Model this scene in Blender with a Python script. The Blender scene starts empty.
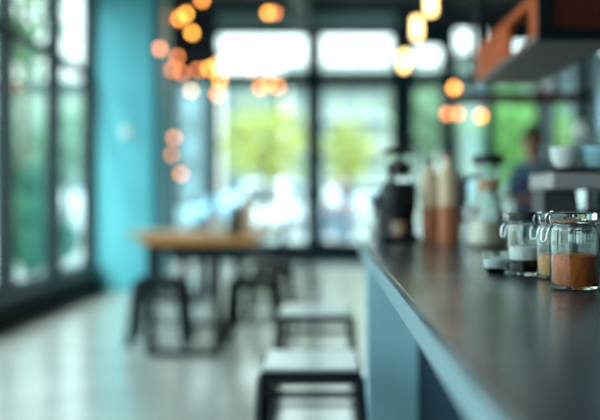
import bpy, bmesh, math, random
from mathutils import Vector, Matrix, Euler
random.seed(7)
PI = math.pi
S = bpy.context.scene
COL = S.collection
H = 1.113          # camera height
FP = 1000.0        # focal length in pixels of the 600 px frame

def P(px, py, d):
    return ((px-325)*d/FP, d, H-(py-200)*d/FP)

# ------------------------------------------------------------------ materials
MATS = {}
def mat(name, col, rough=0.5, metal=0.0, emit=None, estr=0.0, trans=0.0, ior=1.45, noise=0.0, nscale=20.0,
        bump=0.0, bscale=60.0, spec=0.5, stretch=None, coat=0.0, rvar=0.0):
    if name in MATS: return MATS[name]
    m = bpy.data.materials.new(name); m.use_nodes = True
    nt = m.node_tree; b = nt.nodes['Principled BSDF']
    c = (col[0], col[1], col[2], 1)
    b.inputs['Base Color'].default_value = c
    b.inputs['Roughness'].default_value = rough
    b.inputs['Metallic'].default_value = metal
    b.inputs['IOR'].default_value = ior
    b.inputs['Transmission Weight'].default_value = trans
    b.inputs['Specular IOR Level'].default_value = spec
    b.inputs['Coat Weight'].default_value = coat
    if emit:
        b.inputs['Emission Color'].default_value = (*emit, 1)
        b.inputs['Emission Strength'].default_value = estr
    if noise or bump or rvar:
        tc = nt.nodes.new('ShaderNodeTexCoord'); mp = nt.nodes.new('ShaderNodeMapping')
        nt.links.new(tc.outputs['Object'], mp.inputs['Vector'])
        if stretch: mp.inputs['Scale'].default_value = stretch
        n = nt.nodes.new('ShaderNodeTexNoise'); n.inputs['Scale'].default_value = nscale
        n.inputs['Detail'].default_value = 6
        nt.links.new(mp.outputs[0], n.inputs['Vector'])
        if noise:
            r = nt.nodes.new('ShaderNodeValToRGB')
            r.color_ramp.elements[0].position = .3; r.color_ramp.elements[1].position = .7
            r.color_ramp.elements[0].color = tuple(x*(1-noise) for x in col) + (1,)
            r.color_ramp.elements[1].color = tuple(min(1, x*(1+noise)) for x in col) + (1,)
            nt.links.new(n.outputs['Fac'], r.inputs['Fac']); nt.links.new(r.outputs[0], b.inputs['Base Color'])
        if rvar:
            mr = nt.nodes.new('ShaderNodeMapRange')
            mr.inputs['To Min'].default_value = max(0, rough-rvar); mr.inputs['To Max'].default_value = rough+rvar
            nt.links.new(n.outputs['Fac'], mr.inputs['Value']); nt.links.new(mr.outputs[0], b.inputs['Roughness'])
        if bump:
            n2 = nt.nodes.new('ShaderNodeTexNoise'); n2.inputs['Scale'].default_value = bscale
            n2.inputs['Detail'].default_value = 8
            nt.links.new(mp.outputs[0], n2.inputs['Vector'])
            bp = nt.nodes.new('ShaderNodeBump'); bp.inputs['Strength'].default_value = bump
            bp.inputs['Distance'].default_value = .002
            nt.links.new(n2.outputs['Fac'], bp.inputs['Height']); nt.links.new(bp.outputs[0], b.inputs['Normal'])
    MATS[name] = m
    return m

def pane_mat(name, tint=(.95, 1, .98)):
    m = bpy.data.materials.new(name); m.use_nodes = True
    nt = m.node_tree; nt.nodes.clear()
    o = nt.nodes.new('ShaderNodeOutputMaterial'); mix = nt.nodes.new('ShaderNodeMixShader')
    t = nt.nodes.new('ShaderNodeBsdfTransparent'); t.inputs[0].default_value = (*tint, 1)
    g = nt.nodes.new('ShaderNodeBsdfGlossy'); g.inputs['Roughness'].default_value = .02
    lw = nt.nodes.new('ShaderNodeLayerWeight'); lw.inputs[0].default_value = .5
    pw = nt.nodes.new('ShaderNodeMath'); pw.operation = 'POWER'; pw.inputs[1].default_value = 5
    fr = nt.nodes.new('ShaderNodeMapRange'); fr.inputs['To Min'].default_value = .03; fr.inputs['To Max'].default_value = .55
    nt.links.new(lw.outputs['Facing'], pw.inputs[0]); nt.links.new(pw.outputs[0], fr.inputs['Value'])
    nt.links.new(fr.outputs[0], mix.inputs[0]); nt.links.new(t.outputs[0], mix.inputs[1])
    nt.links.new(g.outputs[0], mix.inputs[2]); nt.links.new(mix.outputs[0], o.inputs[0])
    return m

M_floor = mat('polished_concrete', (.52, .51, .45), .21, noise=.10, nscale=2.2, rvar=.05, spec=.95)
M_ceil = mat('black_ceiling', (.012, .014, .016), .8)
M_teal = mat('teal_paint', (.14, .57, .65), .45, noise=.04, nscale=3)
M_grey = mat('grey_teal_plaster', (.16, .23, .24), .7, noise=.08, nscale=3)
M_dwall = mat('charcoal_plaster', (.03, .04, .045), .8)
M_frame = mat('black_steel_frame', (.008, .016, .021), .4, spec=.35)
M_frameT = mat('dark_teal_steel', (.006, .026, .034), .55, spec=.25)
M_dteal = mat('deep_teal_shade', (.02, .16, .21), .5)
M_pane = pane_mat('window_glass')
M_top = mat('stained_dark_worktop', (.042, .056, .066), .22, noise=.08, nscale=9, bump=.16, bscale=90, rvar=.05, spec=1.0)
M_band = mat('pale_blue_grey_paint', (.19, .31, .35), .4, noise=.06, nscale=8)
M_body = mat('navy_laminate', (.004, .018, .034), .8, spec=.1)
M_panel = mat('pale_teal_lit', (.36, .66, .76), .5, noise=.04, nscale=6)  # lighter than the edge band: colour makes up for little light on the panel
M_blk = mat('black_powder_coat', (.006, .009, .012), .5, spec=.3)
M_seat = mat('pale_lacquered_seat', (.85, .88, .88), .32, coat=.2)
M_wood = mat('honey_wood', (.60, .24, .05), .32, noise=.25, nscale=6, stretch=(1, 6, 6))
M_wood2 = mat('light_oak', (.55, .33, .17), .4, noise=.2, nscale=6, stretch=(1, 6, 6))
M_rwood = mat('orange_stained_wood', (.44, .075, .008), .6, spec=.15, noise=.3, nscale=7, stretch=(6, 1, 6))
M_dwood = mat('dark_red_wood', (.075, .013, .005), .45, noise=.3, nscale=7, stretch=(6, 1, 6))
M_board = mat('grey_brown_board', (.12, .075, .055), .5, noise=.2, nscale=5)
M_glass = mat('jar_glass', (.93, 1, .98), .01, trans=1, ior=1.46)
M_steel = mat('stainless_steel', (.62, .66, .66), .22, metal=1)
M_wire = mat('clamp_wire', (.7, .74, .74), .18, metal=1)
M_white = mat('white_ceramic', (.82, .86, .85), .25)
M_cup = mat('aqua_glazed_ceramic', (.40, .74, .80), .25)
M_cream = mat('cream_glaze', (.78, .66, .48), .4)
M_kraft = mat('kraft_paper', (.82, .60, .40), .6)
M_copper = mat('red_brown_wrap', (.50, .17, .08), .45)
M_spice = mat('ground_cinnamon', (.74, .165, .022), .9, noise=.2, nscale=80, bump=.6, bscale=300)
M_cocoa = mat('caramel_sugar', (.85, .38, .08), .9, noise=.2, nscale=80)
M_sugar = mat('white_sugar', (.93, .95, .94), .9, noise=.06, nscale=200)
M_bean = mat('black_coffee_grounds', (.004, .004, .005), .9, spec=.05, noise=.3, nscale=200)
M_gask = mat('black_rubber', (.012, .012, .014), .5)
M_amber = mat('gasket_reflection', (.35, .13, .05), .5)  # brownish tint on the gasket stands for a reflection round the lid
M_pave = mat('pale_pavement', (.30, .31, .29), .8, noise=.1, nscale=1.5)
M_road = mat('asphalt', (.14, .15, .16), .8, noise=.1, nscale=2)
M_skin = mat('skin', (.42, .22, .14), .6)
M_hair = mat('dark_brown_hair', (.03, .014, .01), .6)
M_navy = mat('navy_cotton', (.012, .03, .07), .8)
M_denim = mat('blue_denim', (.03, .09, .15), .8)
M_shirtw = mat('white_cotton', (.75, .78, .8), .8)
M_bark = mat('bark', (.10, .075, .055), .9, noise=.3, nscale=10)
M_bulb = mat('warm_bulb', (1, .6, .3), .4, emit=(1, .33, .06), estr=13)
M_bulbd = mat('dim_warm_bulb', (1, .55, .3), .4, emit=(1, .30, .10), estr=8)
M_bulby = mat('yellow_bulb', (1, .7, .3), .4, emit=(1, .42, .06), estr=14)
M_bulbw = mat('warm_white_bulb', (1, .85, .6), .4, emit=(1, .55, .20), estr=9)
M_rub = mat('tyre_rubber', (.02, .02, .022), .7)
M_cglass = mat('dark_car_glass', (.03, .05, .06), .08)
def leafmat(n, c): return mat(n, c, .6, noise=.35, nscale=.9)
M_lf_y = leafmat('yellow_green_leaves', (.34, .36, .06))
M_lf_g = leafmat('mid_green_leaves', (.11, .25, .09))
M_lf_d = leafmat('deep_green_leaves', (.04, .17, .085))
M_lf_p = leafmat('grey_green_leaves', (.17, .27, .16))

# ------------------------------------------------------------------ mesh helpers
def nb(): return bmesh.new()
def box(bm, x0, x1, y0, y1, z0, z1, M=None):
    vs = [bm.verts.new(v) for v in ((x0,y0,z0),(x1,y0,z0),(x1,y1,z0),(x0,y1,z0),(x0,y0,z1),(x1,y0,z1),(x1,y1,z1),(x0,y1,z1))]
    if M is not None:
        for v in vs: v.co = M @ v.co
    for f in ((3,2,1,0),(4,5,6,7),(0,1,5,4),(1,2,6,5),(2,3,7,6),(3,0,4,7)):
        bm.faces.new([vs[i] for i in f])
    return bm
def tube(bm, pts, r, seg=10, cap=True):
    """round tube along a polyline; r a number or one radius per point"""
    pts = [Vector(p) for p in pts]
    rs = r if isinstance(r, (list, tuple)) else [r]*len(pts)
    rings = []; up = None
    for i, p in enumerate(pts):
        a = pts[max(i-1, 0)]; b = pts[min(i+1, len(pts)-1)]
        t = (b-a).normalized()
        if up is None: up = t.orthogonal().normalized()
        up = (up - t*up.dot(t)).normalized(); sd = t.cross(up)
        rings.append([bm.verts.new(p + (up*math.cos(2*PI*k/seg) + sd*math.sin(2*PI*k/seg))*rs[i]) for k in range(seg)])
    for a, b in zip(rings, rings[1:]):
        for k in range(seg): bm.faces.new((a[k], a[(k+1) % seg], b[(k+1) % seg], b[k]))
    if cap:
        bm.faces.new(rings[0][::-1]); bm.faces.new(rings[-1])
    return bm
def beam(bm, a, b, w, t):
    """rectangular bar from a to b"""
    a = Vector(a); b = Vector(b); d = b-a; q = d.to_track_quat('Z', 'Y').to_matrix().to_4x4()
    return box(bm, -w/2, w/2, -t/2, t/2, 0, d.length, Matrix.Translation(a) @ q)
def lathe(bm, prof, seg=32, c=(0, 0), flute=0, namp=0.0, fl=None):
    """prof: (r, z) list; r=0 closes"""
    rings = []
    for i, (r, z) in enumerate(prof):
        if r <= 1e-6: rings.append([bm.verts.new((c[0], c[1], z))])
        else:
            row = []
            for k in range(seg):
                a = 2*PI*k/seg; rr = r
                if flute and fl and fl[0] <= i <= fl[1]: rr = r*(1+namp*math.cos(flute*a))
                row.append(bm.verts.new((c[0]+rr*math.cos(a), c[1]+rr*math.sin(a), z)))
            rings.append(row)
    for a, b in zip(rings, rings[1:]):
        if len(a) == 1 and len(b) == 1: continue
        for k in range(seg):
            k2 = (k+1) % seg
            if len(a) == 1: bm.faces.new((a[0], b[k2], b[k]))
            elif len(b) == 1: bm.faces.new((a[k], a[k2], b[0]))
            else: bm.faces.new((a[k], a[k2], b[k2], b[k]))
    return bm
def ob(name, bm, m, parent=None, smooth=False, bev=0.0, loc=None):
    bmesh.ops.recalc_face_normals(bm, faces=bm.faces)
    me = bpy.data.meshes.new(name); bm.to_mesh(me); bm.free()
    if smooth:
        for p in me.polygons: p.use_smooth = True
    o = bpy.data.objects.new(name, me); COL.objects.link(o); me.materials.append(m)
    if smooth:
        try: me.set_sharp_from_angle(angle=R(40))
        except Exception: pass
    if parent: o.parent = parent
    if loc: o.location = loc
    if bev:
        b = o.modifiers.new('bevel', 'BEVEL'); b.width = bev; b.segments = 3; b.limit_method = 'ANGLE'
    return o
def R(d): return d*PI/180
def tag(o, label, cat, group=None):
    o['label'] = label; o['category'] = cat
    if group: o['group'] = group
    return o
def thing(name, label, cat, loc=(0, 0, 0), rz=0, group=None):
    o = bpy.data.objects.new(name, None); COL.objects.link(o); o.empty_display_size = .05
    o.location = loc; o.rotation_euler = (0, 0, rz)
    return tag(o, label, cat, group)
def struct(o): o['kind'] = 'structure'; return o
def sempty(name, loc=(0, 0, 0)):
    o = bpy.data.objects.new(name, None); COL.objects.link(o); o.location = loc; return struct(o)
def dup(root, loc, rz=None, label=None, group=None, scale=None):
    r = root.copy(); COL.objects.link(r); r.location = loc
    if rz is not None: r.rotation_euler = (0, 0, rz)
    if scale: r.scale = scale
    if label: r['label'] = label
    if group: r['group'] = group
    for ch in list(root.children):
        c = ch.copy(); COL.objects.link(c); c.parent = r
        for g in list(ch.children):
            d = g.copy(); COL.objects.link(d); d.parent = c
    return r

# ------------------------------------------------------------------ room shell
XL, XR, YB, YN, ZC = -2.85, 3.9, 18.0, -3.0, 4.55
struct(ob('floor', box(nb(), XL-.1, XR+.1, YN, YB+.1, -.12, 0), M_floor))
struct(ob('ceiling', box(nb(), XL-.15, XR+.15, YN, YB+.15, ZC, ZC+.2), M_ceil))

# left wall: low dark sill, glazing bays between steel mullions
win_n = 0
def window(px0, px1, z0, z1, axis, at, transoms=(), fw=.06, dep=.08, m=M_frame, inner=(), tf=None):
    """a glazed bay; axis 'x' = plane x=at running along y, axis 'y' = plane y=at running along x"""
    global win_n
    win_n += 1
    w = sempty('window_%d' % win_n, (at, (px0+px1)/2, z0) if axis == 'x' else ((px0+px1)/2, at, z0))
    h = (px1-px0)/2; Z = z1-z0
    def bx(bm, a, b, c, d, t=dep/2):
        if axis == 'x': box(bm, -t, t, a, b, c, d)
        else: box(bm, a, b, -t, t, c, d)
    f = nb()
    bx(f, -h, -h+fw, 0, Z); bx(f, h-fw, h, 0, Z); bx(f, -h+fw, h-fw, 0, fw); bx(f, -h+fw, h-fw, Z-fw, Z)
    for t in transoms: bx(f, -h+fw, h-fw, t-z0-(tf or fw)/2, t-z0+(tf or fw)/2)
    for q in inner: bx(f, q-(px0+px1)/2-fw/2, q-(px0+px1)/2+fw/2, fw, Z-fw)
    ob('window_frame', f, m, w)
    g = nb(); bx(g, -h+fw, h-fw, fw, Z-fw, .004)
    ob('window_pane', g, M_pane, w)
    return w
bays = [12.1-1.6*k for k in range(9)]           # edges at 12.1, 10.5, 8.9 ...
for a, b in zip(bays[1:], bays):
    window(a, b, .30, 3.62, 'x', XL, transoms=(2.62,), fw=.06, dep=.14)
w = nb(); box(w, XL-.10, XL+.10, bays[-1], 12.1, 0, .30); box(w, XL-.10, XL+.10, bays[-1], 12.1, 3.62, ZC)  # upper box: unseen header, added to darken the top of the pier
struct(ob('wall_left', w, mat('matte_black_metal', (.005, .011, .014), .75, spec=.2)))
# ledge of the sill in front of the glass
struct(ob('trim_1', box(nb(), XL+.10, XL+.16, bays[-1], 12.1, .24, .29), M_frame))
# teal pier facing the room, and the short left wall behind it
struct(ob('wall_pier', box(nb(), XL-.02, -1.995, 12.1, 12.9, 0, ZC), M_teal, bev=.01))
struct(ob('pier_shade_strip', box(nb(), -2.09, -1.985, 12.06, 12.099, 0, ZC), M_dteal))  # added strip; its deep teal paints in the pier's darker return edge
w = nb(); box(w, XL-.1, XL, 12.9, 18.0, 0, .3); box(w, XL-.1, XL, 12.9, 14.2, .3, ZC); box(w, XL-.1, XL, 14.2, 18, 3.3, ZC)
struct(ob('wall_left_rear', w, M_grey))
window(14.2, 18.0, .3, 3.3, 'x', XL-.05, m=M_frameT, inner=(16.1,))

# back wall: low base, glazing, header
def bw(px): return (px-325)*YB/FP
base = nb(); box(base, XL, XR, YB, YB+.12, 0, .27)
struct(ob('baseboard_back', base, M_frameT))
hd = nb(); box(hd, XL, bw(397), YB, YB+.12, 4.18, ZC); box(hd, bw(397), XR, YB, YB+.12, 4.28, ZC); box(hd, XL, bw(213), YB, YB+.12, 3.3, 4.18)
box(hd, XL, bw(172), YB, YB+.12, .27, 3.3)
struct(ob('wall_back', hd, M_dwall))
window(bw(172), bw(213), .27, 3.3, 'y', YB+.05, m=M_frameT, fw=.07)
for a, b, t, zt in ((213, 311, 3.27, 4.18), (317, 397, 3.27, 4.18), (409, 446, 3.27, 3.98), (450, 490, 3.27, 4.28), (490, 541, 3.27, 4.05)):
    window(bw(a), bw(b), .27, zt, 'y', YB+.05, transoms=(t,), fw=.09, dep=.2, m=M_frameT, tf=.24)
w = nb(); box(w, bw(397), bw(409), YB-.02, YB+.15, .27, ZC); box(w, bw(311), bw(317), YB-.02, YB+.15, .27, 4.18); box(w, bw(490), XR, YB, YB+.14, 4.05, 4.28); box(w, bw(405), bw(450), YB, YB+.14, 4.05, 4.28); box(w, bw(446), bw(450), YB, YB+.14, .27, 3.98); box(w, bw(405), bw(450), YB, YB+.14, 3.98, 4.05)
struct(ob('trim_2', w, M_frameT))
struct(ob('trim_3', box(nb(), bw(216), bw(396), YB-.03, YB-.001, 4.19, 4.46), mat('pale_teal_header', (.30, .50, .50), .6)))
# right wall with windows toward its far end
w = nb(); box(w, XR, XR+.1, YN, 18.1, 0, .9); box(w, XR, XR+.1, YN, 18.1, 3.4, ZC)
box(w, XR, XR+.1, YN, 13.4, .9, 3.4); box(w, XR, XR+.1, 14.6, 15.7, .9, 3.4); box(w, XR, XR+.1, 17.4, 18.1, .9, 3.4)
struct(ob('wall_right', w, M_grey))
window(13.4, 14.6, .9, 3.4, 'x', XR+.05, m=M_frameT, fw=.09); window(15.7, 17.4, .9, 3.4, 'x', XR+.05, m=M_frameT, fw=.09)

tag(ob('door_mat', box(nb(), -1.0, .75, 17.1, 17.95, .001, .018), mat('black_mat', (.015, .02, .025), .9)), 'dark door mat lying along the foot of the back window', 'mat')
w = nb(); box(w, XL-.1, XR+.1, YN-.15, YN, 0, ZC)
struct(ob('wall_light_block', w, M_dwall))  # unseen wall behind the camera, added to darken camera-facing surfaces
# air duct below the ceiling
d = thing('air_duct', 'black round air duct running under the dark ceiling', 'air duct', (-.4, 9, 4.2))
ob('duct', tube(nb(), [(0, -7, 0), (0, 8.9, 0)], .17, 20), M_blk, d, smooth=True)
for y in (-5, -1, 3, 7):
    b_ = nb(); tube(b_, [(0, y, .17), (0, y, .35)], .008, 6); ob('hanger', b_, M_blk, d)

# ------------------------------------------------------------------ bar counter
EX = .142
ct = thing('bar_counter', 'long bar counter with dark worktop and pale blue edge', 'counter', (.5, 1.9, 0))
def rel(bm, o):
    bmesh.ops.translate(bm, verts=bm.verts, vec=-Vector(o.location)); return bm
ob('worktop', rel(box(nb(), EX, 1.25, -1.0, 4.15, .932, .95), ct), M_top, ct, bev=.003)
ob('edge_band', rel(box(nb(), EX+.001, EX+.03, -1.0, 4.148, .891, .9315), ct), M_band, ct, bev=.002)  # worktop side; pale tone is partly its teal, partly window light in the colour
ob('end_panel', rel(box(nb(), EX+.012, .345, 3.70, 3.76, 0, .8905), ct), M_panel, ct, bev=.003)
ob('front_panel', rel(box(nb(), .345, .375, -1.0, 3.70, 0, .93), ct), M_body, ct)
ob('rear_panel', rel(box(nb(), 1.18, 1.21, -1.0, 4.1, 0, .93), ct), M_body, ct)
ob('end_board', rel(box(nb(), .346, 1.18, 3.70, 3.76, 0, .93), ct), M_band, ct)

# ------------------------------------------------------------------ stools
def stool(name, label, loc, hs=.58, top=.31, bot=.38, seat=M_seat, rz=0, group=None, rails=True, cat='stool', lw=.026):
    t = thing(name, label, cat, loc, rz, group)
    s = top/2; q = bot/2
    ob('seat', box(nb(), -s, s, -s, s, hs-.014, hs), seat, t, bev=.006)
    f = nb()
    for a, b in (((-s, -s), (s, -s)), ((-s, s), (s, s)), ((-s, -s), (-s, s)), ((s, -s), (s, s))):
        e = .009
        if a[1] == b[1]: box(f, a[0]-.004, b[0]+.004, a[1]-e, a[1]+e, hs-.046, hs-.0145)
        else: box(f, a[0]-e, a[0]+e, a[1]+.01, b[1]-.01, hs-.042, hs-.0145)
    ob('seat_frame', f, M_blk, t)
    def at(sx, sy, z):
        k = (hs-z)/hs; r = s+(q-s)*k
        return (sx*r, sy*r, z)
    for sx in (-1, 1):
        for sy in (-1, 1):
            l = nb(); beam(l, at(sx, sy, 0), at(sx, sy, hs-.03), lw, lw*.8)
            ob('leg', l, M_blk, t)
    if rails:
        for (a, b) in (((-1, -1), (1, -1)), ((-1, 1), (1, 1)), ((-1, -1), (-1, 1)), ((1, -1), (1, 1))):
            z = hs-.085
            r_ = nb(); beam(r_, at(a[0], a[1], z), at(b[0], b[1], z), .018, .018); ob('upper_rail', r_, M_blk, t)
            z = .17
            r_ = nb(); beam(r_, at(a[0], a[1], z), at(b[0], b[1], z), .018, .018); ob('foot_rail', r_, M_blk, t)
    return t
stool('bar_stool', 'nearest square bar stool with pale seat and black frame, beside the counter', (-.045, 3.34, 0), .585, top=.305, bot=.37).scale = (1, 1.22, 1)
stool('bar_stool', 'second square bar stool with pale seat, behind the nearest one', (-.045, 4.86, 0), .585, top=.335, bot=.40).scale = (1, 1.30, 1)

# ------------------------------------------------------------------ tables and low stools
def table(label, x0, x1, y0, y1, h, wood, fx0, fx1, fy):
    t = thing('dining_table', label, 'table', ((x0+x1)/2, (y0+y1)/2, 0))
    ob('tabletop', rel(box(nb(), x0, x1, y0, y1, h-.05, h-.001), t), wood, t, bev=.006)
    for y in fy:
        for x in (fx0, fx1):
            ob('leg', rel(box(nb(), x-.03, x+.03, y-.025, y+.025, .045, h-.05), t), M_blk, t)
        ob('floor_bar', rel(box(nb(), fx0-.03, fx1+.03, y-.03, y+.03, 0, .045), t), M_blk, t)
    f = nb(); box(f, fx0+.03, fx1-.03, fy[0]-.02, fy[0]+.02, h-.10, h-.05); box(f, fx0+.03, fx1-.03, fy[1]-.02, fy[1]+.02, h-.10, h-.05)
    box(f, (fx0+fx1)/2-.02, (fx0+fx1)/2+.02, fy[0]+.02, fy[1]-.02, h-.10, h-.05)
    ob('top_frame', rel(f, t), M_blk, t)
    return t
table('honey wood table on black trestle frame, nearest the camera', -1.30, -.48, 7.0, 9.05, .845, M_wood, -1.235, -.765, (7.12, 8.8))
table('pale wood table standing behind the honey wood table', -2.12, -1.10, 10.6, 11.8, .77, M_wood2, -1.9, -1.35, (10.85, 11.55))
table('farthest pale wood table near the back window', -1.30, -.50, 13.6, 14.8, .76, M_wood2, -1.2, -.6, (13.85, 14.55))
def stool2(label, loc, rz=0, seat=M_blk, group=None):
    return stool('low_stool', label, loc, .52, .32, .43, seat, rz, group, lw=.05)
stool2('black low stool at the left side of the honey wood table', (-1.275, 7.78, 0))
stool2('black low stool at the right side of the honey wood table', (-.555, 7.85, 0))
stool2('black low stool under the far end of the honey wood table', (-.50, 9.5, 0))
stool2('black low stool right of the pale wood table, by the walkway', (-.80, 11.2, 0))
stool2('black low stool at the farthest table', (-.42, 13.3, 0))

# things on the tables
def can(name, label, cat, loc, prof, m, parts=()):
    t = thing(name, label, cat, loc)
    ob('body', lathe(nb(), prof, 28), m, t, smooth=True)
    for n, pr, mm in parts: ob(n, lathe(nb(), pr, 28), mm, t, smooth=True)
    return t
x, y, z = P(235, 0, 8.1)
can('storage_jar', 'dark brown jar with black lid on the honey wood table', 'jar', (x, y, .846),
    [(0, 0), (.052, 0), (.056, .02), (.056, .17), (.045, .19), (0, .19)], mat('dark_brown_glass', (.05, .018, .01), .2),
    [('lid', [(0, .19), (.05, .19), (.05, .225), (0, .225)], M_blk)])
nd = thing('napkin_holder', 'white napkin holder left of the brown jar', 'napkin holder', ((217-325)*.0081, 8.1, .846))
f = nb(); box(f, -.055, .055, -.04, -.033, 0, .15); box(f, -.055, .055, .033, .04, 0, .15); box(f, -.055, .055, -.033, .033, 0, .01)
ob('holder', f, M_white, nd, bev=.003); ob('napkins', box(nb(), -.05, .05, -.03, .03, .01, .17), mat('lilac_napkin', (.68, .66, .78), .9), nd)
bg = thing('paper_bag', 'cream paper bag standing at the right end of the honey wood table', 'bag', ((247-325)*.0086, 8.6, .846))
f = nb(); vs = []
for zz, w_, d_ in ((0, .055, .045), (.18, .055, .045), (.27, .055, .012)):
    vs.append([f.verts.new((a*w_, b*d_, zz)) for a, b in ((-1,-1),(1,-1),(1,1),(-1,1))])
for a, b in zip(vs, vs[1:]):
    for k in range(4): f.faces.new((a[k], a[(k+1)%4], b[(k+1)%4], b[k]))
f.faces.new(vs[0][::-1]); f.faces.new(vs[-1])
ob('bag', f, M_cream, bg); ob('fold', box(nb(), -.056, .056, -.015, .015, .262, .285), M_kraft, bg)

# ------------------------------------------------------------------ clip-top jars
def arc_pts(fn, n=14): return [fn(i/(n-1)) for i in range(n)]
def clip_jar(label, px, d, r, h, fill, fills, gask=M_gask, lid_m=M_glass, rz=0.0, flute=0, bail=True, name='clip_top_jar'):
    """fills: list of (name, z0, z1, material) with z as fractions of the body height"""
    t = thing(name, label, 'jar', ((px-325)*d/FP, d, .95), rz)
    hb = h*.862                                                     # shoulder and neck height
    prof = [(0, .0), (r*.80, .0), (r*.95, .002), (r, .008), (r, hb*.84), (r*.975, hb*.90), (r*.86, hb*.95), (r*.84, hb*.97), (r*.90, hb*.985), (r*.90, hb),
            (r*.80, hb), (r*.78, hb*.95), (r*.90, hb*.87), (r*.925, hb*.82), (r*.925, .014), (r*.85, .008), (0, .007)]
    ob('glass_body', lathe(nb(), prof, 96, flute=flute, namp=.008 if flute else 0, fl=(3, 4)), M_glass, t, smooth=True)
    for nm, z0, z1, mm in fills:
        a = max(z0*hb, .0078); b = z1*hb; rr = r*.918
        r0 = rr*.90 if z0 == 0 else rr
        ob(nm, lathe(nb(), [(0, a), (r0, a), (rr, a+.006), (rr, b-.001), (rr*.6, b+.0015), (0, b)], 144, flute=flute, namp=.006, fl=(2, 3)), mm, t, smooth=True)
    ob('gasket', lathe(nb(), [(r*.80, hb+.0003), (r*.95, hb+.0003), (r*.95, hb+.0035), (r*.80, hb+.0035), (r*.80, hb+.0003)], 64), gask, t, smooth=True)
    L = hb+.0038
    ob('lid', lathe(nb(), [(0, L), (r*.93, L), (r*.95, L+.003), (r*.95, L+h*.075), (r*.90, L+h*.093), (r*.5, L+h*.102), (0, L+h*.105)], 64), lid_m, t, smooth=True)
    c = nb(); ry = r*.90
    # wire round the neck, lever and loop on the -x side, hinge on +x side
    tube(c, [((r*.885)*math.cos(a), (r*.885)*math.sin(a), hb*.955) for a in [2*PI*k/48 for k in range(49)]], .0011, 8, cap=False)
    ob('neck_wire', c, M_wire, t, smooth=True)
    if bail:
        c = nb()
        z0 = hb*.955; s = .013
        for q in (-1, 1):
            tube(c, [(-r*.87, q*s, z0), (-r*1.08, q*s, z0-.002), (-r*1.16, q*s*.9, z0+.010), (-r*1.12, q*s*.8, L+h*.06), (-r*.96, q*s*.7, L+h*.100)], .0012, 8)
        tube(c, [(-r*.96, -s*.7, L+h*.100), (-r*.90, 0, L+h*.108), (-r*.96, s*.7, L+h*.100)], .0012, 8)
        ob('clamp_wire', c, M_wire, t, smooth=True)
        c = nb()
        loop = [(-r*1.10, -s*1.1, z0-.002), (-r*1.28, -s*1.15, z0-.012), (-r*1.33, -s*.9, z0-.028), (-r*1.35, 0, z0-.031), (-r*1.33, s*.9, z0-.028), (-r*1.28, s*1.15, z0-.012), (-r*1.10, s*1.1, z0-.002)]
        tube(c, loop, .0016, 8); ob('lever', c, M_wire, t, smooth=True)
        c = nb()
        for q in (-1, 1): tube(c, [(r*.87, q*s, z0), (r*1.08, q*s, z0), (r*1.08, q*s, L+.006), (r*.93, q*s, L+.010)], .0012, 8)
        ob('hinge', c, M_wire, t, smooth=True)
    return t
clip_jar('glass clip-top jar half full of red-brown spice, in sharp focus', 574, 1.830, .0435, .143, 1, [('ground_spice', 0, .505, M_spice)], M_amber, rz=R(8), flute=36)
clip_jar('glass clip-top jar of caramel sugar between the spice jar and the black-lidded jar', 556, 2.08, .040, .138, 1, [('caramel_sugar', 0, .42, M_cocoa)], rz=R(20))
clip_jar('black-lidded glass jar with white sugar over black coffee', 525.5, 2.17, .0385, .138, 1,
         [('coffee_grounds', 0, .29, M_bean), ('white_sugar', .292, .52, M_sugar)], M_gask, M_gask, rz=R(10))
clip_jar('empty clear glass clip-top jar at the right edge, in front of the spice jar', 620, 1.70, .0330, .095, 1, [], rz=R(40), bail=False, name='clip_top_jar')
# small tipped glass dish left of the jars
t = thing('glass_bowl', 'small clear glass bowl of salt left of the black-lidded jar', 'bowl', ((497-325)*.00222, 2.22, .95)); t.scale = (1.1, 1.1, 1.15)
ob('bowl', lathe(nb(), [(0, 0), (.016, 0), (.026, .008), (.031, .03), (.032, .042), (.029, .042), (.028, .03), (.023, .012), (.014, .006), (0, .006)], 48), M_glass, t, smooth=True)
ob('salt', lathe(nb(), [(0, .0068), (.0135, .0068), (.022, .0125), (.026, .026), (.012, .031), (0, .032)], 40), M_sugar, t, smooth=True)

# ------------------------------------------------------------------ machines and bottles on the counter
def cx(px, d): return (px-325)*d/FP
# coffee grinder
gd = 3.92
g = thing('coffee_grinder', 'black coffee grinder with glass hopper on the far end of the counter', 'coffee grinder', (cx(399, gd), gd, .95))
f = nb(); box(f, -.072, .072, -.09, .09, 0, .028); ob('base', f, M_blk, g, bev=.006)
ob('housing', lathe(nb(), [(0, .028), (.066, .028), (.062, .10), (.070, .13), (.072, .215), (.060, .235), (0, .235)], 32), M_blk, g, smooth=True)
ob('hopper', lathe(nb(), [(0, .236), (.044, .236), (.046, .25), (.062, .315), (.062, .34), (.0585, .34), (.0585, .317), (.043, .254), (0, .252)], 32), M_glass, g, smooth=True)
ob('beans', lathe(nb(), [(0, .2535), (.041, .2555), (.054, .305), (.03, .315), (0, .318)], 24), M_bean, g, smooth=True)
ob('lid', lathe(nb(), [(0, .3405), (.064, .3405), (.064, .36), (.02, .372), (0, .374)], 32), M_blk, g, smooth=True)
f = nb(); box(f, -.03, .03, -.105, -.052, .13, .19); ob('spout', f, M_blk, g, bev=.004)
f = nb(); lathe(f, [(0, .0285), (.030, .0285), (.031, .08), (.029, .08), (.028, .032), (0, .032)], 24, c=(0, -.06)); ob('dosing_cup', f, mat('brown_glaze', (.30, .20, .12), .4), g, smooth=True)
f = nb(); tube(f, [(-.055, 0, .16), (-.095, -.01, .15), (-.105, -.02, .10)], [.009, .009, .012], 10); ob('handle', f, M_steel, g, smooth=True)
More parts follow.
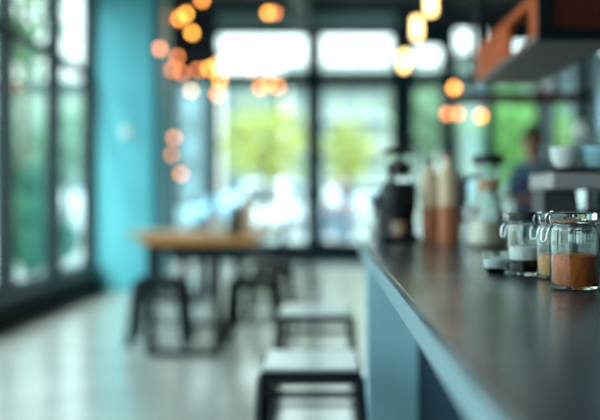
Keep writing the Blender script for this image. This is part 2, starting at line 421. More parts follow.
t = thing('storage_canister', 'grey steel canister left of the coffee grinder', 'canister', (cx(378, 4.06), 4.06, .95))
ob('body', lathe(nb(), [(0, 0), (.034, 0), (.036, .005), (.036, .15), (0, .15)], 28), M_steel, t, smooth=True)
ob('lid', lathe(nb(), [(0, .1505), (.038, .1505), (.038, .17), (.01, .175), (.01, .19), (0, .19)], 28), M_blk, t, smooth=True)
# syrup bottles
def bottle(label, px, d, r, h, m1, m2, capm):
    t = thing('syrup_bottle', label, 'bottle', (cx(px, d), d, .95))
    a = h*.42
    ob('wrap', lathe(nb(), [(0, 0), (r, 0), (r*1.03, .005), (r*1.03, a), (0, a)], 28), m2, t, smooth=True)
    ob('body', lathe(nb(), [(0, a+.0005), (r, a+.0005), (r, h*.76), (r*.85, h*.82), (r*.42, h*.88), (r*.36, h*.955), (0, h*.955)], 28), m1, t, smooth=True)
    ob('cap', lathe(nb(), [(0, h*.9555), (r*.46, h*.9555), (r*.46, h*1.0), (r*.2, h*1.02), (0, h*1.02)], 24), capm, t, smooth=True)
    return t
bottle('beige bottle with red-brown base, nearer the coffee grinder', 430.5, 3.9, .036, .32, M_kraft, M_copper, mat('green_cap', (.05, .16, .10), .4))
bottle('taller beige bottle with red-brown base and dark cap, right of its twin', 448, 3.75, .037, .335, M_kraft, M_copper, mat('red_cap', (.25, .05, .03), .4))
bottle('dark brown bottle right behind the two beige bottles', 461, 4.0, .026, .27, mat('brown_bottle_glass', (.10, .045, .03), .25), M_copper, M_blk)
# carafe with black lid
cd = 3.45
t = thing('glass_carafe', 'conical glass carafe of milky coffee with a flat black lid', 'carafe', (cx(488, cd), cd, .95))
ob('glass', lathe(nb(), [(0, 0), (.066, 0), (.074, .012), (.066, .08), (.034, .20), (.033, .23), (.046, .285), (.043, .285), (.030, .23), (.031, .20), (.062, .08), (.069, .014), (.062, .005), (0, .005)], 40), M_glass, t, smooth=True)
ob('milky_coffee', lathe(nb(), [(0, .0058), (.060, .0058), (.0675, .015), (.060, .082), (.056, .095), (0, .095)], 40), M_cream, t, smooth=True)
ob('collar', lathe(nb(), [(.0345, .195), (.040, .195), (.040, .235), (.0345, .235), (.0345, .195)], 32), M_wood2, t, smooth=True)
ob('lid', lathe(nb(), [(0, .286), (.055, .286), (.055, .315), (0, .315)], 32), M_gask, t, smooth=True)
f = nb(); tube(f, [(-.04, 0, .25), (-.075, 0, .235), (-.10, 0, .16), (-.085, 0, .08)], .008, 10); ob('handle', f, M_blk, t, smooth=True)
# milk jug, steel
t = thing('milk_jug', 'small steel milk jug standing left of the glass carafe', 'jug', (cx(471, 3.7), 3.7, .95))
M_dst = mat('dull_steel', (.30, .33, .33), .45, metal=1)
ob('body', lathe(nb(), [(0, 0), (.04, 0), (.043, .01), (.040, .07), (.034, .11), (.036, .14), (.034, .14), (.032, .11), (.038, .07), (.04, .012), (0, .006)], 32), M_dst, t, smooth=True)
f = nb(); tube(f, [(.035, 0, .12), (.065, 0, .11), (.068, 0, .05), (.040, 0, .03)], .004, 8); ob('handle', f, M_steel, t, smooth=True)

# wooden pepper mill and cup tower near the machine
pm = thing('pepper_mill', 'tan wooden pepper mill left of the espresso machine', 'pepper mill', (cx(545, 3.15), 3.15, .95))
ob('body', lathe(nb(), [(0, 0), (.028, 0), (.028, .02), (.022, .05), (.019, .09), (.024, .13), (0, .13)], 28), mat('tan_wood', (.50, .24, .10), .4), pm, smooth=True)
ob('head', lathe(nb(), [(0, .1305), (.022, .1305), (.025, .155), (.018, .175), (0, .18)], 28), mat('tan_wood', (1, 1, 1)), pm, smooth=True)
ob('knob', lathe(nb(), [(0, .1805), (.006, .1805), (.008, .19), (0, .196)], 16), M_steel, pm, smooth=True)

# espresso machine
ed = 2.75
e = thing('espresso_machine', 'grey espresso machine with dark drip recess behind the jars', 'espresso machine', (cx(553, ed), ed, .95))
W, D_, HT = .34, .30, .262
ob('drip_tray', box(nb(), 0, W, -.02, D_, 0, .045), M_steel, e, bev=.005)
ob('rear_body', box(nb(), .004, W-.004, .14, D_-.002, .0455, HT-.07), mat('dark_grey_enamel', (.045, .055, .055), .35), e)
ob('head', box(nb(), -.004, W, -.005, D_, HT-.07, HT-.022), mat('warm_grey_enamel', (.38, .38, .37), .35), e, bev=.008)
ob('cup_rail', box(nb(), -.006, W, -.007, D_, HT-.0215, HT-.010), M_blk, e, bev=.002)
f = nb(); lathe(f, [(0, HT-.105), (.03, HT-.105), (.032, HT-.0705), (0, HT-.0705)], 28, c=(.11, .06)); ob('group_head', f, M_steel, e, smooth=True)
f = nb(); lathe(f, [(0, HT-.125), (.027, HT-.125), (.029, HT-.1055), (0, HT-.1055)], 28, c=(.11, .06)); pf = ob('portafilter', f, M_steel, e, smooth=True)
f = nb(); tube(f, [(.11, .033, HT-.115), (.11, -.09, HT-.122)], .009, 12); ob('handle', f, M_blk, pf, smooth=True)
f = nb(); tube(f, [(.24, .02, HT-.0705), (.24, -.005, HT-.10), (.25, -.01, HT-.19)], .004, 8); ob('steam_wand', f, M_steel, e, smooth=True)
for i, x_ in enumerate((.22, .29)):
    f = nb(); tube(f, [(x_, -.0055, HT-.045), (x_, -.022, HT-.045)], .012, 16); ob('knob', f, M_blk, e, smooth=True)
def cup(label, loc, m, r=.04, h=.06, group=None, handle=True):
    t = thing('coffee_cup', label, 'cup', loc, 0, group)
    ob('cup', lathe(nb(), [(0, 0), (r*.55, 0), (r*.60, .004), (r*.9, h*.4), (r, h), (r*.93, h), (r*.83, h*.42), (r*.5, .008), (0, .007)], 32), m, t, smooth=True)
    if handle:
        f = nb(); tube(f, [(r*.93, 0, h*.8), (r*1.35, 0, h*.78), (r*1.4, 0, h*.4), (r*.85, 0, h*.3)], .004, 8); ob('handle', f, m, t, smooth=True)
    return t
ex, ey, ez = cx(553, ed), ed, .95
cup('white cup under the spout of the espresso machine', (ex+.105, ey+.045, ez+.0455), M_white, .042, .062)
ztop = ez+HT-.0095
cup('white cup at the left front corner on top of the espresso machine', (ex+.045, ey+.05, ztop), M_white, .042, .058)
cup('aqua cup in the middle on top of the espresso machine', (ex+.133, ey+.05, ztop), M_cup, .042, .058)
cup('aqua cup right of its twin on top of the espresso machine', (ex+.228, ey+.05, ztop), mat('grey_green_glaze', (.42, .60, .56), .3), .042, .058)

# ------------------------------------------------------------------ hanging shelf, upper right
sx0, sx1, sy0, sy1, sz = .727, 1.32, 3.42, 4.80, 1.66
hs = thing('hanging_shelf', 'orange and black wooden crate shelf hanging over the counter', 'shelf', (1.02, 4.1, sz))
ob('bottom_board', rel(box(nb(), sx0, 1.01, sy0, sy1, sz, sz+.025), hs), M_board, hs, bev=.002)
ob('post', rel(box(nb(), sx0, sx0+.03, sy0+.008, sy0+.15, sz+.0255, sz+.75), hs), M_rwood, hs, bev=.003)
f = nb(); box(f, sx0-.002, sx0+.05, sy0-.014, sy0+.006, sz-.004, sz+.75); box(f, sx0+.05, 1.40, sy0-.014, sy0+.006, sz-.004, sz+.040)
ob('steel_frame', rel(f, hs), M_blk, hs)
ob('front_board', rel(box(nb(), sx0+.051, 1.40, sy0-.004, sy0+.012, sz+.041, sz+.75), hs), M_dwood, hs)
ob('side_rail', rel(box(nb(), sx0, sx0+.03, sy0+.151, sy1, sz+.145, sz+.180), hs), M_rwood, hs, bev=.002)
ob('side_board', rel(box(nb(), sx0, sx0+.02, sy0+.55, sy1, sz+.0255, sz+.1445), hs), M_rwood, hs, bev=.002)
ob('post', rel(box(nb(), sx0, sx0+.03, sy1-.04, sy1, sz+.181, sz+.75), hs), M_blk, hs)
ob('top_board', rel(box(nb(), sx0, 1.40, sy0, sy1, sz+.751, sz+.78), hs), M_dwood, hs)
for (x, y) in ((sx0+.03, sy0+.05), (sx0+.03, sy1-.05), (1.35, sy0+.05), (1.35, sy1-.05)):
    ob('rod', rel(tube(nb(), [(x, y, sz+.781), (x, y, ZC)], .008, 8), hs), M_blk, hs)

# plank shelf farther back
pd = 6.0
ps = thing('plank_shelf', 'dark brown plank shelf hanging on a black rod beyond the crate shelf', 'shelf', (cx(510, pd), pd, H+.098*pd))
pz = H+.098*pd
ob('plank', rel(box(nb(), cx(448, pd), cx(590, pd), pd-.1, pd+.14, pz, pz+.05), ps), M_dwood, ps, bev=.004)
for px in (472, 583):
    ob('rod', rel(tube(nb(), [(cx(px, pd), pd, pz+.0505), (cx(px, pd), pd, ZC)], .018 if px == 472 else .012, 10), ps), M_blk, ps, smooth=True)
t = thing('serving_bowl', 'cream serving bowl standing on the hanging plank shelf', 'bowl', (cx(552, pd), pd, pz+.0505))
ob('bowl', lathe(nb(), [(0, 0), (.03, 0), (.05, .02), (.065, .07), (.060, .07), (.046, .024), (0, .01)], 32), M_white, t, smooth=True)

# ------------------------------------------------------------------ lamps
def bulb(label, px, py, d, m, r=.034, group=None, cat='lamp', name='pendant_bulb'):
    X, Y, Z = P(px, py, d)
    t = thing(name, label, cat, (X, Y, Z), 0, group)
    ob('bulb', lathe(nb(), [(0, -r)]+[(r*math.sin(a), -r*math.cos(a)) for a in [PI*k/10 for k in range(1, 9)]]+[(r*.38, r*1.15), (0, r*1.15)], 18), m, t, smooth=True)
    ob('socket', lathe(nb(), [(0, r*1.152), (r*.42, r*1.152), (r*.42, r*2.1), (0, r*2.2)], 14), M_blk, t, smooth=True)
    ob('cord', tube(nb(), [(0, 0, r*2.2), (0, 0, ZC-Z)], .004, 6), M_blk, t)
    return t
BL = [ # px, py, d, material, label
 (179, 19, 13.0, M_bulb, 'orange glowing bulb left in the overlapping pair at the top beside the teal pier'),
 (186, 14, 13.4, M_bulby, 'orange glowing bulb right in the overlapping pair at the top beside the teal pier'),
 (192, 33, 13.2, M_bulby, 'yellow glowing bulb just below the overlapping pair at the top'),
 (202, 0, 13.0, M_bulb, 'orange glowing bulb cut by the top edge of the view, right of the teal pier'),
 (268, 13, 13.6, M_bulby, 'yellow glowing bulb alone near the top, left of its orange neighbour'),
 (275, 13, 14.0, M_bulbd, 'orange glowing bulb overlapping the lone yellow bulb near the top'),
 (160, 49, 11.6, M_bulbd, 'dim glowing bulb farthest left at the edge of the teal pier'),
 (177, 57, 14.2, M_bulbd, 'dim glowing bulb topmost in the left cluster over the tables'),
 (172, 70, 14.5, M_bulbd, 'dim glowing bulb leftmost in the left cluster over the tables'),
 (182, 73, 14.8, M_bulbd, 'glowing bulb in the heart of the left cluster over the tables'),
 (191, 91, 15.0, M_bulbw, 'pale warm bulb lowest in the left cluster over the tables'),
 (198, 70, 14.6, M_bulbd, 'dim bulb between the left cluster and the bright triple bulbs'),
 (209, 69, 14.3, M_bulby, 'orange bulb left of the bright triple over the tables'),
 (216, 65, 14.0, M_bulb, 'dim bulb right in the bright triple over the tables'),
 (220, 80, 13.6, M_bulby, 'yellow bulb under the bright triple over the tables'),
 (217, 94, 15.2, M_bulb, 'dim bulb directly below the yellow bulb of the triple'),
 (252, 70, 15.5, M_bulbw, 'pale warm bulb against the left upper window'),
 (260, 88, 15.2, M_bulb, 'bulb left in the row of three at the window transom'),
 (269, 84, 15.4, M_bulb, 'bulb middle in the row of three at the window transom'),
 (278, 87, 15.7, M_bulb, 'bulb right in the row of three at the window transom'),
 (174, 138, 15.0, M_bulbd, 'topmost of the three low bulbs hanging above the honey wood table'),
 (171, 155, 15.4, M_bulbd, 'middle one of the three low bulbs hanging above the honey wood table'),
 (181, 174, 15.0, M_bulbd, 'lowest of the three bulbs hanging above the honey wood table'),
 (454, 88, 11.0, M_bulb, 'deep orange bulb left of the hanging shelves over the bar'),
 (447, 114, 12.0, M_bulbd, 'left one of the two touching bulbs below the plank shelf'),
 (458, 114, 12.3, M_bulbd, 'right one of the two touching bulbs below the plank shelf'),
 (481, 116, 12.0, M_bulb, 'single orange bulb below the plank shelf, right of the touching pair'),
]
for px, py, d, m, l in BL: bulb(l, px, py, d, m)
# lanterns over the bar
def lantern(label, px, py, d, h=.15, r=.042):
    X, Y, Z = P(px, py, d)
    t = thing('lantern_pendant', label, 'lamp', (X, Y, Z))
    ob('glowing_tube', lathe(nb(), [(0, -h/2), (r*.7, -h/2), (r*.75, 0), (r*.7, h/2), (0, h/2)], 20), M_bulbw, t, smooth=True)
    ob('cap', lathe(nb(), [(0, h/2+.001), (r, h/2+.001), (r*.8, h/2+.05), (0, h/2+.06)], 20), M_blk, t, smooth=True)
    ob('glass_shade', lathe(nb(), [(r*1.1, -h/2-.01), (r*1.1, h/2), (r*1.06, h/2), (r*1.06, -h/2-.01), (r*1.1, -h/2-.01)], 24), M_pane, t, smooth=True)
    ob('cord', tube(nb(), [(0, 0, h/2+.06), (0, 0, ZC-Z)], .005, 6), M_blk, t)
lantern('topmost warm lantern over the bar, cut by the top edge of the view', 431, 3, 7.0)
lantern('middle warm lantern over the bar, between two others', 417, 28, 7.6)
lantern('lowest warm lantern over the bar, left of the bright window patch', 404, 61, 8.4)
# dome pendant right
X, Y, Z = P(583, 130, 5.2)
t = thing('dome_pendant', 'pale grey dome pendant on a thick dark stem at the right edge', 'lamp', (X, Y, Z))
ob('shade', lathe(nb(), [(.055, -.02), (.052, .01), (.035, .035), (.012, .05), (0, .05), (0, .047), (.012, .046), (.033, .031), (.049, .008), (.052, -.02), (.055, -.02)], 28), M_white, t, smooth=True)
ob('stem', tube(nb(), [(0, 0, .0505), (0, 0, ZC-Z)], .022, 12), M_body, t, smooth=True)

# small white disc on the pier
t = ob('wall_clock', tube(nb(), [(cx(126, 12.1), 12.098, H+.068*12.1), (cx(126, 12.1), 12.06, H+.068*12.1)], .065, 32), M_white, smooth=True)
tag(t, 'small round white plate mounted on the teal pier', 'wall plate'); t.name = 'wall_plate'

# back counter and cabinets behind the bar, right
bc = thing('back_counter', 'pale back counter with shelves along the right wall', 'counter', (3.3, 12, 0))
ob('cabinet', rel(box(nb(), 2.95, XR-.005, 9.0, 16.5, 0, .88), bc), M_band, bc)
ob('worktop', rel(box(nb(), 2.90, XR-.005, 8.95, 16.55, .8805, .93), bc), M_wood2, bc, bev=.004)
fr = thing('display_fridge', 'tall dark display fridge standing on the right behind the bar', 'fridge', (3.05, 11.2, .93))
for i, (px, d, hh, m, l) in enumerate(((566, 12.5, .42, M_steel, 'tall steel urn on the back counter'),)):
    can('steel_urn', l, 'urn', (cx(566, d), d, .93), [(0, 0), (.12, 0), (.13, .03), (.13, hh-.06), (.10, hh), (0, hh)], m, [('knob', [(0, hh+.001), (.02, hh+.001), (.025, hh+.03), (0, hh+.04)], M_blk)])
f = nb(); box(f, -.25, .30, -.3, .3, 0, .75); ob('cabinet', f, M_blk, fr, bev=.01)
f = nb(); box(f, -.22, .27, -.308, -.3005, .05, .70); ob('door', f, mat('cyan_lit_glass', (.15, .4, .45), .1), fr).name = 'door'
f = nb(); tube(f, [(.22, -.32, .15), (.22, -.32, .6)], .01, 8); ob('handle', f, M_steel, bpy.data.objects['door'])

# ------------------------------------------------------------------ people
def skinned(name, chains, m, parent, sub=2):
    """chains: list of lists of (x,y,z,r); the first point of a later chain may repeat a point of an earlier one"""
    bm = nb(); lay = bm.verts.layers.skin.verify(); key = {}
    first = True
    for ch in chains:
        prev = None
        for (x, y, z, r) in ch:
            k = (round(x, 4), round(y, 4), round(z, 4))
            if k not in key:
                v = bm.verts.new((x, y, z)); v[lay].radius = (r, r); v[lay].use_root = first; first = False
                key[k] = v
            v = key[k]
            if prev is not None and prev is not v and not bm.edges.get((prev, v)): bm.edges.new((prev, v))
            prev = v
    me = bpy.data.meshes.new(name); bm.to_mesh(me); bm.free(); me.materials.append(m)
    o = bpy.data.objects.new(name, me); COL.objects.link(o); o.parent = parent
    s = o.modifiers.new('skin', 'SKIN'); s.use_smooth_shade = True
    ss = o.modifiers.new('sub', 'SUBSURF'); ss.levels = sub; ss.render_levels = sub
    return o
def person(label, loc, rz, top_m, leg_m, apron=None, arms='down', skin=M_skin, hair=M_hair, stride=.06):
    t = thing('person', label, 'person', loc, rz)        # faces -y
    pel = (0, 0, .95, .13)
    body = [[pel, (0, 0, 1.08, .12), (0, .0, 1.25, .14), (0, 0, 1.38, .13), (0, 0, 1.47, .065), (0, -.01, 1.54, .052), (0, -.02, 1.60, .075), (0, -.02, 1.67, .092), (0, -.01, 1.73, .070)]]
    nose = [(0, -.02, 1.60, .075), (0, -.105, 1.615, .018)]
    body.append(nose)
    for s in (-1, 1):
        body.append([(0, -.02, 1.67, .092), (s*.088, -.01, 1.64, .016)])
        body.append([pel, (s*.10, 0, .88, .095), (s*.11, -.01-s*stride, .50, .062), (s*.11, .02-s*stride*1.6, .28, .055), (s*.11, .03-s*stride*2, .08, .04), (s*.12, -.10-s*stride*2, .035, .035)])
        sh = (s*.18, 0, 1.40, .058)
        if arms == 'down': el = (s*.24, .02, 1.12, .042); wr = (s*.25, -.06, .88, .028)
        else: el = (s*.25, -.06, 1.13, .042); wr = (s*.15, -.30, 1.12, .028)
        w = Vector(wr[:3]); dr = (w-Vector(el[:3])).normalized()
        palm = w + dr*.06
        body.append([(0, 0, 1.38, .13), sh, el, (*wr[:3], .028), (*palm, .030)])
        side = Vector((0, 1, 0)) if arms == 'down' else Vector((1, 0, 0))
        for i, (o_, ln) in enumerate(((-.030, .062), (-.010, .075), (.010, .070), (.029, .056))):
            a = palm + side*o_; b = a + dr*(.035+ln*.3); c = b + (dr*.8+Vector((0, 0, -.3)))*ln*.5
            body.append([(*palm, .030), (*a, .012), (*b, .009), (*c, .007)])
        th = w + dr*.025 - side*.034*(1 if arms == 'down' else s)
        body.append([(*wr[:3], .028), (*th, .012), (*(th+dr*.045), .009)])
    ob_ = skinned('body', body, skin, t)
    sh_ch = [[(0, 0, .93, .142), (0, 0, 1.08, .135), (0, 0, 1.25, .155), (0, 0, 1.39, .14), (0, 0, 1.45, .08)]]
    for s in (-1, 1):
        if arms == 'down': sh_ch.append([(0, 0, 1.39, .14), (s*.19, 0, 1.40, .072), (s*.245, .02, 1.11, .056)])
        else: sh_ch.append([(0, 0, 1.39, .14), (s*.19, 0, 1.40, .072), (s*.255, -.06, 1.13, .056)])
    skinned('shirt', sh_ch, top_m, t)
    tr = []
    for s in (-1, 1):
        tr.append([(0, 0, .95, .138), (s*.10, 0, .88, .108), (s*.11, -.01-s*stride, .50, .080), (s*.11, .02-s*stride*1.6, .28, .07), (s*.11, .03-s*stride*2, .10, .06)])
    skinned('trousers', tr, leg_m, t)
    for s in (-1, 1):
        f = nb(); lathe(f, [(0, 0), (.045, 0), (.05, .02), (.044, .06), (.03, .085), (0, .09)], 16)
        bmesh.ops.scale(f, vec=(1, 2.4, 1), verts=f.verts); bmesh.ops.translate(f, verts=f.verts, vec=(s*.118, -.03-s*stride*2, 0))
        ob('shoe', f, M_blk, t, smooth=True)
    f = nb(); bmesh.ops.create_uvsphere(f, u_segments=20, v_segments=12, radius=.108)
    bmesh.ops.scale(f, vec=(.93, 1.05, 1.05), verts=f.verts)
    bmesh.ops.delete(f, geom=[v for v in f.verts if v.co.z < -.02 and v.co.y < .02 or v.co.z < -.09], context='VERTS')
    bmesh.ops.translate(f, verts=f.verts, vec=(0, .012, 1.685)); ob('hair', f, hair, t, smooth=True)
    for s in (-1, 1):
        f = nb(); bmesh.ops.create_uvsphere(f, u_segments=8, v_segments=6, radius=.011)
        bmesh.ops.translate(f, verts=f.verts, vec=(s*.033, -.104, 1.645)); ob('eye', f, M_blk, t, smooth=True)
    f = nb(); tube(f, [(-.022, -.096, 1.575), (0, -.103, 1.572), (.022, -.096, 1.575)], .006, 6); ob('mouth', f, mat('lips', (.35, .10, .08), .5), t)
    if apron:
        f = nb()
        rows = [(1.34, .09, .165), (1.20, .13, .175), (1.05, .16, .165), (.90, .19, .17), (.62, .20, .17)]
        vr = [[f.verts.new((w_*q, -d_+.06*q*q, z_)) for q in (-1, -.5, 0, .5, 1)] for z_, w_, d_ in rows]
        for a, b in zip(vr, vr[1:]):
            for k in range(4): f.faces.new((a[k], a[k+1], b[k+1], b[k]))
        o = ob('apron', f, apron, t); so = o.modifiers.new('solid', 'SOLIDIFY'); so.thickness = .008
    return t
person('barista in blue shirt and navy apron working behind the bar', (cx(533, 9.0), 9.0, 0), R(-60), M_denim, M_navy, M_navy, arms='fwd')
person('pedestrian in navy clothes walking outside the back window', (cx(345, 25), 25, -.02), R(-80), M_navy, M_denim)
person('pedestrian in white top outside, left of the walking one in navy', (cx(331, 27), 27, -.02), R(70), M_shirtw, M_denim)

# ------------------------------------------------------------------ outside
g_ = struct(ob('ground_outside', box(nb(), -60, 60, -30, 90, -.35, -.13), M_pave))
rd = struct(ob('street', box(nb(), -60, 60, 33, 48, -.1295, -.11), M_road))
struct(ob('pavement', box(nb(), -60, 60, 18.13, 32.9, -.1295, -.02), M_pave))
struct(ob('pavement_side', box(nb(), -60, XL-.12, -30, 18.1, -.1295, -.02), M_pave))

def crown(c, rx, ry, rz, n, size, hollow=.5):
    f = nb()
    for _ in range(n):
        while True:
            v = Vector((random.uniform(-1, 1), random.uniform(-1, 1), random.uniform(-1, 1)))
            if hollow < v.length < 1: break
        # clump the leaves
        v = v*(.82+.18*math.sin(v.x*7+v.z*5)*math.cos(v.y*6))
        p = Vector((c[0]+v.x*rx, c[1]+v.y*ry, c[2]+v.z*rz))
        q = Euler((random.uniform(0, 6), random.uniform(0, 6), random.uniform(0, 6))).to_matrix()
        s = size*random.uniform(.6, 1.2)
        vs = [f.verts.new(p+q@Vector(k)) for k in ((-s, 0, 0), (0, -s*.5, s*.1), (s, 0, 0), (0, s*.5, s*.1))]
        f.faces.new(vs)
    return f
def tree(label, x, y, h, r, m, n=1500, size=.16, zc=None, rz=None, name='street_tree'):
    t = thing(name, label, 'tree', (x, y, -.02))
    zc = zc or h-r*.8; rz = rz or r
    f = nb(); tube(f, [(0, 0, 0), (.05, .02, zc*.5), (0, 0, zc)], [.11, .085, .05], 10)
    for k in range(5):
        a = k*1.3; tube(f, [(0, 0, zc*(.6+.06*k)), (math.cos(a)*r*.4, math.sin(a)*r*.4, zc+rz*.1), (math.cos(a)*r*.7, math.sin(a)*r*.7, zc+rz*.4)], [.05, .03, .012], 6)
    ob('trunk', f, M_bark, t, smooth=True)
    ob('crown', crown((0, 0, zc), r, r, rz, n, size, .25), m, t)
    return t
tree('yellow-green tree behind the left half of the back window', cx(264, 29), 29, 4.4, 1.75, M_lf_y, 900, .13, zc=2.75, rz=1.35)
tree('slim yellow-green tree right of the thick window mullion', cx(349, 30), 30, 4.0, .95, M_lf_y, 420, .13, zc=2.6, rz=1.2)
tree('mid green tree seen through the window left of the bar shelves', cx(425, 31), 31, 6.0, 1.4, M_lf_p, 1600, .16, zc=3.7, rz=1.5)
tree('bright green tree seen under the hanging shelves', cx(526, 30), 30.5, 6.2, 1.7, mat('bright_green_leaves', (.11, .28, .06), .6, noise=.3, nscale=1), 2200, .16, zc=2.9, rz=2.0)
tree('grey-green tree in the leftmost window bay', -6.95, 23.0, 3.6, 1.15, M_lf_p, 800, .14, zc=2.1, rz=1.4)
tree('mid green tree outside the left windows, beyond the second mullion', -7.0, 27.2, 4.4, .9, M_lf_p, 420, .14, zc=2.6, rz=1.2)
tree('tall thin-crowned tree outside the left windows', -5.9, 19.5, 8.0, 1.1, M_lf_g, 480, .13, zc=4.9, rz=2.0)
tree('small deep green tree low in the left window', -5.0, 17.2, 2.6, .60, M_lf_d, 900, .09, zc=1.1, rz=.85, name='small_tree')
tree('second tall thin tree at the far left, beside the building', -11.5, 31, 9.5, 2.4, M_lf_g, 400, .22, zc=6.5, rz=2.4)
def shrub(label, x, y, r, h, m, n=500):
    t = thing('shrub', label, 'shrub', (x, y, -.02))
    ob('foliage', crown((0, 0, h*.55), r, r, h*.5, n, .07, .3), m, t)
    f = nb()
    for k in range(4): tube(f, [(0, 0, 0), (math.cos(k*1.6)*r*.4, math.sin(k*1.6)*r*.4, h*.6)], .012, 6)
    ob('stem', f, M_bark, t)
shrub('deep green shrub outside the left window, nearest the room', -3.75, 12.9, .42, 1.2, M_lf_d, 800)
shrub('mid green shrub outside the left window, behind the nearest shrub', -4.3, 14.6, .5, 1.0, M_lf_g, 700)
shrub('low green shrub outside beside the teal pier', -4.4, 16.3, .5, .9, M_lf_d, 600)
shrub('low grey-green shrub outside the back window, left of the entrance', cx(228, 20), 20, .5, .7, M_lf_p, 500)

def building(label, x0, x1, y0, y1, h, m, wm, cols, rows, face='front', band=None):
    t = thing('building', label, 'building', ((x0+x1)/2, (y0+y1)/2, -.12))
    ob('walls', rel(box(nb(), x0, x1, y0, y1, -.12, h), t), m, t)
    ob('roof', rel(box(nb(), x0-.3, x1+.3, y0-.3, y1+.3, h, h+.35), t), M_dwall if not band else band, t)
    for i in range(cols):
        for j in range(rows):
            zc_ = 1.6+j*(h-1.2)/rows
            if face == 'front':
                w_ = (x1-x0)/cols; a = x0+w_*(i+.22); f = box(nb(), a, a+w_*.56, y0-.06, y0, zc_-.5, zc_+.9)
            else:
                w_ = (y1-y0)/cols; a = y0+w_*(i+.22); f = box(nb(), x1, x1+.06, a, a+w_*.56, zc_-.5, zc_+.9)
            ob('window', rel(f, t), wm, t)
    if band:
        for j in range(1, rows+1):
            z_ = j*(h-1.0)/rows
            ob('ledge', rel(box(nb(), x0, x1, y0-.5, y0-.061, z_, z_+.22), t), band, t)
M_bw = mat('pale_render', (.30, .34, .28), .8, noise=.05, nscale=.6)
M_bg = mat('mint_render', (.21, .28, .24), .8, noise=.06, nscale=.6)
M_bd = mat('slate_render', (.10, .15, .16), .8, noise=.06, nscale=.6)
M_wg = mat('reflecting_window', (.18, .30, .34), .1)
M_wl = mat('light_window', (.20, .27, .28), .15)
building('pale building with white ledges across the street, behind the entrance', -2.0, 6.2, 55, 63, 8.3, M_bw, M_wl, 6, 4, band=mat('white_ledge', (.42, .45, .42), .7))
building('mint building across the street behind the yellow-green tree', -5.7, -2.75, 56, 64, 7.8, M_bg, M_wl, 2, 3)
building('green-grey building across the street on the right', 7.6, 19, 55, 63, 8.9, M_bg, M_wg, 6, 3)
building('low green-grey building outside left, standing behind the trees', -17, -9.6, 44, 50, 6.0, mat('sage_render', (.31, .37, .30), .8), M_wl, 4, 2, face='front')
building('dark narrow building seen beside the teal pier', -8.7, -6.4, 52, 60, 9.5, M_bd, M_wg, 2, 4)

building('slate building outside the right-hand windows', 9.6, 17, 37, 45, 6.2, M_bd, M_wg, 3, 2)
def car(label, x, y, rz, m, van=False):
    t = thing('van' if van else 'car', label, 'van' if van else 'car', (x, y, -.11), rz)
    L_, W_ = 2.1, .86; top = 1.9 if van else 1.42
    # side profile extruded across the width
    pr = [(-L_, .3), (-L_, .85), (-L_+.7, .95), (-L_+1.15, top), (L_-.6 if not van else L_-.1, top), (L_, .95), (L_, .3)]
    f = nb(); a = [f.verts.new((p[0], -W_, p[1])) for p in pr]; b = [f.verts.new((p[0], W_, p[1])) for p in pr]
    for v in a+b:
        if v.co.z > 1.2: v.co.y *= .86
    f.faces.new(a); f.faces.new(b[::-1])
    for k in range(len(pr)): f.faces.new((a[k], b[k], b[(k+1) % len(pr)], a[(k+1) % len(pr)]))
    ob('body', f, m, t, bev=.06)
    for s in (-1, 1):
        f = nb(); y_ = s*W_*.93
        q = [(-L_+1.15, 1.0, y_+s*.03), (-L_+1.3, top-.12, y_-s*.055), (L_-.7, top-.12, y_-s*.055), (L_-.45, 1.0, y_+s*.03)]
        vs = [f.verts.new((a_, c_, b_)) for a_, b_, c_ in q]; f.faces.new(vs)
        o = ob('side_window', f, M_cglass, t); so = o.modifiers.new('s', 'SOLIDIFY'); so.thickness = .03; so.offset = 0
        for x_ in (-1.35, 1.3):
            f = nb(); tube(f, [(x_, s*(W_-.12), .32), (x_, s*(W_+.02), .32)], .32, 20); ob('wheel', f, M_rub, t, smooth=True)
    f = nb(); vs = [f.verts.new(v) for v in ((-L_+.70, -W_*.85, 1.0), (-L_+.70, W_*.85, 1.0), (-L_+1.08, W_*.76, top-.1), (-L_+1.08, -W_*.76, top-.1))]; f.faces.new(vs)
    o = ob('windscreen', f, M_cglass, t); so = o.modifiers.new('s', 'SOLIDIFY'); so.thickness = .05; so.offset = 0
    return t
car('white van parked outside, left of the window mullion', cx(268, 36), 37.5, R(80), mat('white_car_paint', (.85, .87, .9), .2, coat=1), van=True)
car('light blue car parked outside, left of the white van', cx(230, 43), 43, R(20), mat('light_blue_car_paint', (.30, .55, .68), .25, coat=1))
car('silver car parked across the street behind the pedestrians', cx(360, 45), 45, 0, mat('silver_car_paint', (.55, .6, .66), .25, metal=.4, coat=1))
car('white car parked outside the left windows', -8.2, 31.5, R(70), mat('white_car_paint', (1, 1, 1)))

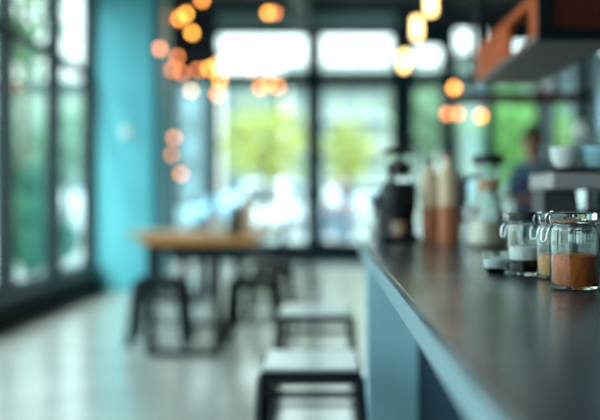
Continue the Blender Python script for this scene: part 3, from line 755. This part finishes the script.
# ------------------------------------------------------------------ light
wd = bpy.data.worlds.new('world'); S.world = wd; wd.use_nodes = True
nt = wd.node_tree; bgd = nt.nodes['Background']
tc = nt.nodes.new('ShaderNodeTexCoord'); sep = nt.nodes.new('ShaderNodeSeparateXYZ'); nt.links.new(tc.outputs['Generated'], sep.inputs[0])
rp = nt.nodes.new('ShaderNodeValToRGB'); nt.links.new(sep.outputs['Z'], rp.inputs[0])
rp.color_ramp.elements[0].position = 0.0; rp.color_ramp.elements[0].color = (.91, 1, .985, 1)
rp.color_ramp.elements[1].position = .5; rp.color_ramp.elements[1].color = (.66, .89, 1, 1)
nt.links.new(rp.outputs[0], bgd.inputs[0]); 
mr = nt.nodes.new('ShaderNodeMapRange'); mr.inputs['From Min'].default_value = .02; mr.inputs['From Max'].default_value = .55
mr.inputs['To Min'].default_value = 2.0; mr.inputs['To Max'].default_value = 7.5
nt.links.new(sep.outputs['Z'], mr.inputs['Value']); nt.links.new(mr.outputs[0], bgd.inputs[1])
sl = bpy.data.lights.new('sun', 'SUN'); sl.energy = 2.6; sl.angle = R(8); sl.color = (1, .97, .88)
so = bpy.data.objects.new('sun', sl); COL.objects.link(so)
so.rotation_euler = Vector((.25, .62, -.78)).to_track_quat('-Z', 'Y').to_euler()

# ------------------------------------------------------------------ camera
cam = bpy.data.cameras.new('camera'); co = bpy.data.objects.new('camera', cam); COL.objects.link(co)
co.location = (0, 0, H); co.rotation_euler = (PI/2, 0, 0)
cam.sensor_width = 36; cam.lens = 60; cam.shift_x = -25/600; cam.shift_y = -10/600
cam.clip_start = .02; cam.clip_end = 300
cam.dof.use_dof = True; cam.dof.focus_distance = 1.84; cam.dof.aperture_fstop = 1.55
S.camera = co
S.view_settings.view_transform = 'Standard'; S.view_settings.look = 'None'
S.view_settings.exposure = 0.0; S.view_settings.gamma = 1.0; S.view_settings.use_curve_mapping = False
S.cycles.use_denoising = True; S.cycles.max_bounces = 12; S.cycles.transparent_max_bounces = 16
S.cycles.use_adaptive_sampling = False
